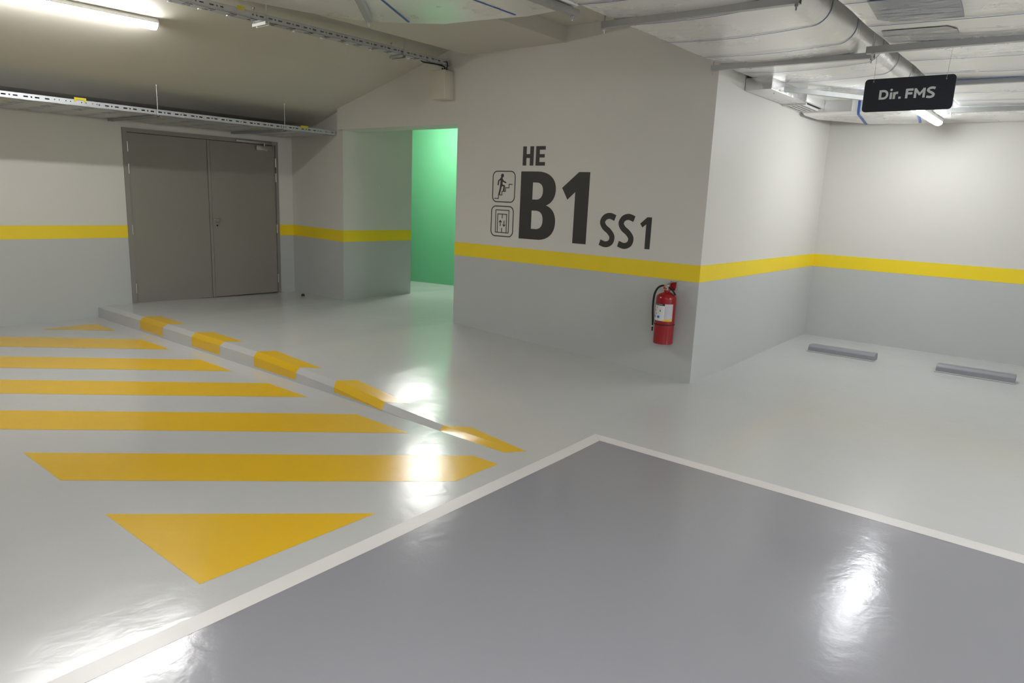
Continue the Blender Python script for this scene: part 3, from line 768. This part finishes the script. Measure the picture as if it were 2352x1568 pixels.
for poly in ([(-1.05, 3.98), (-.66, 3.98), (-.70, 4.49), (-1.03, 4.46), (-1.09, 4.38)], [(-1.13, 4.66), (-.80, 4.66), (-.765, 4.74), (-.77, 4.86), (-1.15, 4.82)]):
    def zb3(x, y):
        k = .75+.25*math.sin(y*4.1)+.1*math.sin(y*9.7+1); t = (x+1.15)/(1.67+1.15); return 2.555-.03*math.sin(math.pi*max(0, min(1, t)))*k
    bm = bmesh.new(); bm.faces.new([bm.verts.new((x, y, 0)) for x, y in poly])
    for q in range(-12, -5): bmesh.ops.bisect_plane(bm, geom=bm.verts[:]+bm.edges[:]+bm.faces[:], plane_co=(q*.1, 0, 0), plane_no=(1, 0, 0))
    for q in range(39, 49): bmesh.ops.bisect_plane(bm, geom=bm.verts[:]+bm.edges[:]+bm.faces[:], plane_co=(0, q*.1, 0), plane_no=(0, 1, 0))
    for v_ in bm.verts: v_.co.z = zb3(v_.co.x, v_.co.y)-.0035
    obj('bare_foil_patch', bm, 'bare', A3)
A2 = thing('air_duct', 'foil wrapped cross duct along the back wall with two wide blue straps', 'air duct', (0, 8.7, 2.52))
obj('duct_body', prism([(-2.64, 8.12), (4.3, 8.10), (4.3, 9.23), (-1.75, 9.23), (-2.2, 9.10), (-2.62, 8.50)], 2.525, 2.86, .035, 5), 'foil', A2, True)
obj('foil_elbow', boxbm(-2.645, -2.15, 8.105, 8.125, 2.555, 2.68), 'foil2', A2)
for x in (-2.08, -1.53):
    bm = bmesh.new(); flat_strip(bm, [(0, 2.69), (0, 2.556), (.018, 2.532), (.06, 2.520), (.40, 2.520), (.95, 2.5205)], .003, lambda u, v_, h: Vector((x-.15*u-.012+h, 8.098+u, v_)), .024)
    obj('strap', bm, 'strap', A2)

A4 = thing('air_duct', 'small crinkled foil branch duct with grille tucked on the right return wall', 'air duct', (-2.55, 7.3, 2.56))
obj('duct_body', boxbm(-2.676, -2.43, 6.55, 7.55, 2.575, 2.684, bevel=.008), 'foil2', A4, True)
obj('duct_bottom_wrap', boxbm(-2.674, -2.42, 7.5, 8.10, 2.59, 2.684, bevel=.008), 'foil', A4, True)
bm = bmesh.new()
for i in range(5): box(bm, -2.67+.045*i, -2.655+.045*i, 7.58, 8.08, 2.566, 2.588)
box(bm, -2.674, -2.44, 7.56, 7.58, 2.564, 2.59); box(bm, -2.674, -2.44, 8.08, 8.10, 2.564, 2.59)
obj('grille', bm, 'white', A4)
obj('grille_backing', boxbm(-2.668, -2.445, 7.58, 8.08, 2.587, 2.592), 'dark', A4)

A0 = thing('air_duct', 'foil wrapped elbow duct turning away above the kerb area', 'air duct', (-3.5, 2, 2.7))
obj('duct_body', prism([(-2.70, 3.90), (-3.1, 3.82), (-3.41, 3.85), (-3.74, 3.75), (-3.98, 3.65), (-4.24, 3.42), (-4.36, 3.03), (-4.46, 2.64), (-4.55, 1.6), (-4.55, .6), (-2.70, .6)], 2.70, 2.99, .05, 5), 'foil', A0, True)
def ribbon(p, q, w_, z, parent, m='strap'):
    bm = bmesh.new(); p = Vector(p); q = Vector(q); d = (q-p).normalized(); n = Vector((-d.y, d.x))*w_/2
    vs = [(p+n), (q+n), (q-n), (p-n)]
    a = [bm.verts.new((v_.x, v_.y, z)) for v_ in vs]; b = [bm.verts.new((v_.x, v_.y, z+.002)) for v_ in vs]
    bm.faces.new(a[::-1]); bm.faces.new(b)
    for i in range(4): bm.faces.new((a[i], a[(i+1) % 4], b[(i+1) % 4], b[i]))
    return obj('strap', bm, m, parent)
ribbon((-3.15, 3.80), (-3.12, 1.0), .014, 2.697, A0)
ribbon((-3.93, 3.58), (-3.30, 2.5), .016, 2.697, A0)

# strut channel supports
def channel(label, p, q, z, rods=(0.02, .98), top=3.192, s=.041, ext=.0):
    p = Vector((*p, z)); q = Vector((*q, z)); L = (q-p).length
    c = thing('support_strut', label, 'strut', p)
    d = (q-p).normalized(); n = Vector((-d.y, d.x, 0)); u = Vector((0, 0, 1)); bm = bmesh.new()
    P = [(-s/2, s), (-s/2, 0), (s/2, 0), (s/2, s), (s/2-.009, s), (s/2-.009, s-.007), (s/2-.0025, s-.007), (s/2-.0025, .0025), (-s/2+.0025, .0025), (-s/2+.0025, s-.007), (-s/2+.009, s-.007), (-s/2+.009, s)]
    P = [(a, s-b) if False else (a, b) for a, b in P]
    A = [bm.verts.new(p+n*a+u*b) for a, b in P]; B = [bm.verts.new(q+n*a+u*b) for a, b in P]; k = len(P)
    for i in range(k): bm.faces.new((A[i], A[(i+1) % k], B[(i+1) % k], B[i]))
    bm.faces.new(A[::-1]); bm.faces.new(B)
    obj('channel', bm, 'galv', c)
    for t in rods:
        a = p+d*L*t; bm = bmesh.new()
        tube(bm, [a+u*(-.032), a+u*(top-z)], .0048, 8); tube(bm, [a+u*(-.012), a+u*(-.001)], .010, 6)
        obj('threaded_rod', bm, 'galv', c, True)
    return c
channel('galvanised strut with visible bolt end crossing under the duct beside the beam step', (-2.73, 3.90), (-2.76, 2.2), 2.655, (.03, .9), 3.19)
channel('short galvanised strut set diagonally across the elbow duct', (-4.05, 3.33), (-3.30, 2.55), 2.655, (.03, .95), 3.045)
channel('galvanised strut nearest the camera under the duct at the B1 wall', (-2.71, 4.17), (-1.455, 4.21), 2.640, (.01, .985))
channel('galvanised strut whose left end touches the corner of the B1 wall', (-2.70, 5.86), (-1.455, 5.90), 2.640, (.01, .985))
channel('galvanised strut leading to the crinkled foil elbow, half behind the sign', (-2.52, 6.75), (-1.86, 7.85), 2.60, (.04, .96))
channel('long galvanised strut that the hanging sign is wired to', (-1.29, 5.03), (1.85, 5.10), 2.505, (.012, .985))
channel('galvanised strut passing behind the right edge of the hanging sign', (-1.29, 6.48), (1.85, 6.55), 2.505, (.012, .985))
channel('farthest galvanised strut under the wide duct near the back wall', (-1.27, 8.02), (1.85, 8.06), 2.49, (.012, .985))
ribbon((-1.15, 5.075), (1.8, 5.145), .014, 2.552, A3)
ribbon((-1.15, 6.44), (1.8, 6.50), .014, 2.535, A3)

# ------------------------------------------------------------------ hanging sign
SG = thing('hanging_sign', 'dark rounded hanging sign reading Dir. FMS on thin wires', 'sign', (-1.02, 5.03, 2.25))
def sfn(u, v_, h): return Vector((u, 5.03-h, v_))
bm = bmesh.new(); flat_poly(bm, rrect(-1.272, -.774, 2.152, 2.350, .022), sfn, .006); 
bm.faces.new([v_ for v_ in [bm.verts.new(sfn(u, w2, 0)) for u, w2 in rrect(-1.272, -.774, 2.152, 2.350, .022)]][::-1])
obj('panel', bm, 'signp', SG)
def sf2(u, v_, h): return Vector((u, 5.0237-h, v_))
G = .0012; zb_, zc_ = 2.2245, 2.2805
def glyph(name, strips=(), polys=(), w_=.0138):
    bm = bmesh.new(); g = G
    for s_ in strips: flat_strip(bm, s_, w_, sf2, g); g += .0004
    for p_ in polys: flat_poly(bm, p_, sf2, g); g += .0004
    return obj(name, bm, 'signt', SG)
# D
bm = bmesh.new(); h_ = zc_-zb_
flat_strip(bm, [(-1.1745, zb_), (-1.1745, zc_)], .0135, sf2, G)
arc = [(-1.170, zc_-.006), (-1.158, zc_-.006)]+[(-1.156+.0215*math.cos(R(a)), (zb_+zc_)/2+(h_/2-.006)*math.sin(R(a))) for a in range(80, -81, -16)]+[(-1.158, zb_+.006), (-1.170, zb_+.006)]
flat_strip(bm, arc, .0128, sf2, G+.0004); obj('letter', bm, 'signt', SG)
glyph('letter', [[(-1.1135, zb_), (-1.1135, zb_+.040)]], [circle(-1.1135, zc_-.0015, .0072, 16)], .0132)
glyph('letter', [[(-1.0955, zb_), (-1.0955, zb_+.040)], catmull([(-1.0955, zb_+.022, 0), (-1.091, zb_+.032, 0), (-1.082, zb_+.0355, 0), (-1.0745, zb_+.0355, 0)], 4)], (), .0132)
glyph('full_stop', [], [[(-1.070, zb_), (-1.057, zb_), (-1.057, zb_+.0125), (-1.070, zb_+.0125)]])
glyph('letter', [[(-1.0265, zb_), (-1.0265, zc_)], [(-1.0265, zc_-.0058), (-.991, zc_-.0058)], [(-1.0265, zb_+.0285), (-.995, zb_+.0285)]], (), .0132)
glyph('letter', [[(-.9795, zb_), (-.9795, zc_)], [(-.9325, zb_), (-.9325, zc_)]], [[(-.985, zc_), (-.975, zc_), (-.956, zb_+.030), (-.937, zc_), (-.927, zc_), (-.927, zc_-.006), (-.953, zb_+.014), (-.959, zb_+.014), (-.985, zc_-.006)]], .0132)
bm = bmesh.new(); Sglyph(bm, -.9200, zb_-.001, .0490, .0585, .0136, sf2, G); obj('letter', bm, 'signt', SG)
for (hx, hz), (tx, tz) in (((-1.222, 2.333), (-1.225, 2.507)), ((-.824, 2.326), (-.815, 2.53))):
    bm = bmesh.new(); tube(bm, [(hx, 5.020, hz), (hx, 5.024, hz+.016), (tx, 5.024, tz)], .0011, 6); tube(bm, [(hx, 5.0205, hz), (hx, 5.0245, hz)], .0032, 8); obj('wire', bm, 'steel', SG, True)

# ------------------------------------------------------------------ batten lights
def batten(label, p, q, up, m, wd=.075, dome=.75):
    """linear lamp between two points on the ceiling; up = direction to the ceiling"""
    p = Vector(p); q = Vector(q); up = Vector(up).normalized(); d = (q-p).normalized(); n = d.cross(up).normalized()
    t = thing('batten_light', label, 'light', (p+q)/2)
    def ext(prof, a, b, name, mm):
        bm = bmesh.new(); A = [bm.verts.new(a+n*x-up*z) for x, z in prof]; B = [bm.verts.new(b+n*x-up*z) for x, z in prof]; k = len(prof)
        for i in range(k): bm.faces.new((A[i], A[(i+1) % k], B[(i+1) % k], B[i]))
        bm.faces.new(A[::-1]); bm.faces.new(B); return obj(name, bm, mm, t, True)
    hw = wd/2
    ext([(-hw*.8, .0), (hw*.8, 0), (hw, .02), (hw, .045), (-hw, .045), (-hw, .02)], p, q, 'housing', 'white')
    dp = [(hw*.98, .045)]+[(hw*.98*math.cos(R(a)), .048+hw*dome*math.sin(R(a))) for a in range(0, 181, 22)]+[(-hw*.98, .045)]
    ext(dp, p+d*.012, q-d*.012, 'diffuser', m)
    for a, b in ((p, p+d*.012), (q-d*.012, q)): ext([(x*1.02, z) for x, z in dp]+[(-hw, .03), (hw, .03)], a, b, 'end_cap', 'white')
    return t
sn = Vector((-.264, 0, 1)).normalized()
batten('long glowing tube light on the sloped ceiling at the upper left', (-6.69, 1.52, soff(-6.69)+.002), (-6.655, 3.10, soff(-6.655)+.002), sn, 'tube', .095)
batten('glowing tube light end peeking out below the hanging sign', (-1.455, 7.30, 2.535), (-1.455, 8.78, 2.535), (0, 0, 1), 'tube2', .085)
batten('tube light on the lobby ceiling behind the green lit opening', (-8.12, 7.45, 2.945), (-8.12, 8.20, 2.945), (0, 0, 1), 'tube3', .09)
batten('added fill light on the garage ceiling behind the viewer, left', (-4.95, -3.9, 3.044), (-4.95, -2.4, 3.044), (0, 0, 1), 'fill_left', .09)  # out of view, weak fill lamp added at a plausible spot
def hung_fill(label, x, y0, y1, z, m, dome):  # suspended fill lamps, all added out of view
    t = batten(label, (x, y0, z), (x, y1, z), (0, 0, 1), m, .09, dome)
    for y in (y0+.25, y1-.25):
        bm = bmesh.new(); tube(bm, [(x, y, z-.01), (x, y, 3.192)], .003, 6); obj('fill_hanger_wire', bm, 'galv', t, True)
hung_fill('added suspended fill light above the dark bay near the viewer', -1.0, -.5, 1.0, 2.45, 'fill_near', .2)  # unseen lamp added to brighten the near floor and duct undersides
hung_fill('added suspended fill light above the dark bay right of the viewer', 1.6, -.75, .75, 2.42, 'fill_near', .2)  # unseen lamp added to brighten the bay and duct undersides
hung_fill('added suspended fill light far to the right beyond the wide duct', 2.6, 3.6, 5.1, 2.42, 'fill_far', .75)  # unseen lamp added to brighten the right return wall
batten('unseen tube light on the garage ceiling behind the viewer, right', (3.4, -2.2, 3.19), (3.4, -.7, 3.19), (0, 0, 1), 'tube', .09)  # lamp out of view, placed to light the front floor and B1 wall

# ------------------------------------------------------------------ wheel stops, door stop, anchor
def wheel_stop(label, x0, x1, y0, y1):
    zf = zup((x0+x1)/2, 8.3)
    t = thing('wheel_stop', label, 'wheel stop', ((x0+x1)/2, (y0+y1)/2, zf), 'grey wheel stops along the back wall')
    P = [(y0, 0), (y0+.003, .052), (y0+.022, .074), (y1-.022, .074), (y1-.003, .052), (y1, 0)]
    bm = bmesh.new(); A = [bm.verts.new((x0, y, zf+z)) for y, z in P]; B = [bm.verts.new((x1, y, zf+z)) for y, z in P]
    for i in range(6): bm.faces.new((A[i], A[(i+1) % 6], B[(i+1) % 6], B[i]))
    bm.faces.new(A[::-1]); bm.faces.new(B)
    bmesh.ops.bevel(bm, geom=list(bm.edges), offset=.003, segments=2, affect='EDGES'); obj('body', bm, 'stop', t)
    obj('base_flange', boxbm(x0-.01, x1+.005, y0-.022, y0+.012, zf, zf+.007), 'flange', t)
wheel_stop('low grey wheel stop nearer the wall corner', -2.315, -1.625, 8.235, 8.39)
wheel_stop('low grey wheel stop near the right edge of the floor', -1.045, -.375, 8.235, 8.39)
bm = bmesh.new(); zf = zup(-8.677, 5.925); lathe(bm, [(.0, zf+.036), (.012, zf+.034), (.021, zf+.026), (.026, zf+.012), (.026, zf), (0, zf)], -8.677, 5.925, 20)
tag(obj('door_stop', bm, 'black', None, True), 'small black rubber door stop on the floor beside the double door', 'door stop')
bm = bmesh.new(); tube(bm, [(-7.9, 6.69, 1.609), (-7.893, 6.69, 1.609)], .012, 14); wa = obj('wall_anchor', bm, 'white', None, True)
tag(wa, 'tiny white anchor plug on the pillar side left of the green wall', 'wall anchor')
bm = bmesh.new(); tube(bm, [(-7.8932, 6.69, 1.609), (-7.891, 6.69, 1.609)], .005, 10); obj('anchor_hole', bm, 'blk', wa, True)

# ------------------------------------------------------------------ camera
cam = bpy.data.cameras.new('camera'); co = bpy.data.objects.new('camera', cam); COL.objects.link(co)
rt = Vector((0.7726392487, 0.6335286647, 0.0408659071)); upv = Vector((-0.1569483276, 0.1282447229, 0.9792448690)); fw = Vector((-0.6151388573, 0.7630168557, -0.1985181708))
mw = Matrix((( rt.x, upv.x, -fw.x, 0), (rt.y, upv.y, -fw.y, 0), (rt.z, upv.z, -fw.z, 1.524), (0, 0, 0, 1)))
co.matrix_world = mw
cam.sensor_width = 36; cam.sensor_fit = 'HORIZONTAL'; cam.lens = 1618.755/2352*36; cam.clip_start = .02; cam.clip_end = 100
scn.camera = co

w_ = bpy.data.worlds.new('world'); scn.world = w_; w_.use_nodes = True
w_.node_tree.nodes['Background'].inputs['Color'].default_value = (.02, .02, .02, 1); w_.node_tree.nodes['Background'].inputs['Strength'].default_value = .2

scn.view_settings.view_transform = 'Standard'; scn.view_settings.look = 'None'; scn.view_settings.gamma = 1; scn.view_settings.use_curve_mapping = False
scn.view_settings.exposure = 1.49
scn.cycles.use_denoising = True
scn.cycles.use_adaptive_sampling = True; scn.cycles.adaptive_threshold = .04
scn.cycles.max_bounces = 9; scn.cycles.diffuse_bounces = 6; scn.cycles.glossy_bounces = 4
scn.cycles.sample_clamp_indirect = 8
scn.cycles.caustics_reflective = True
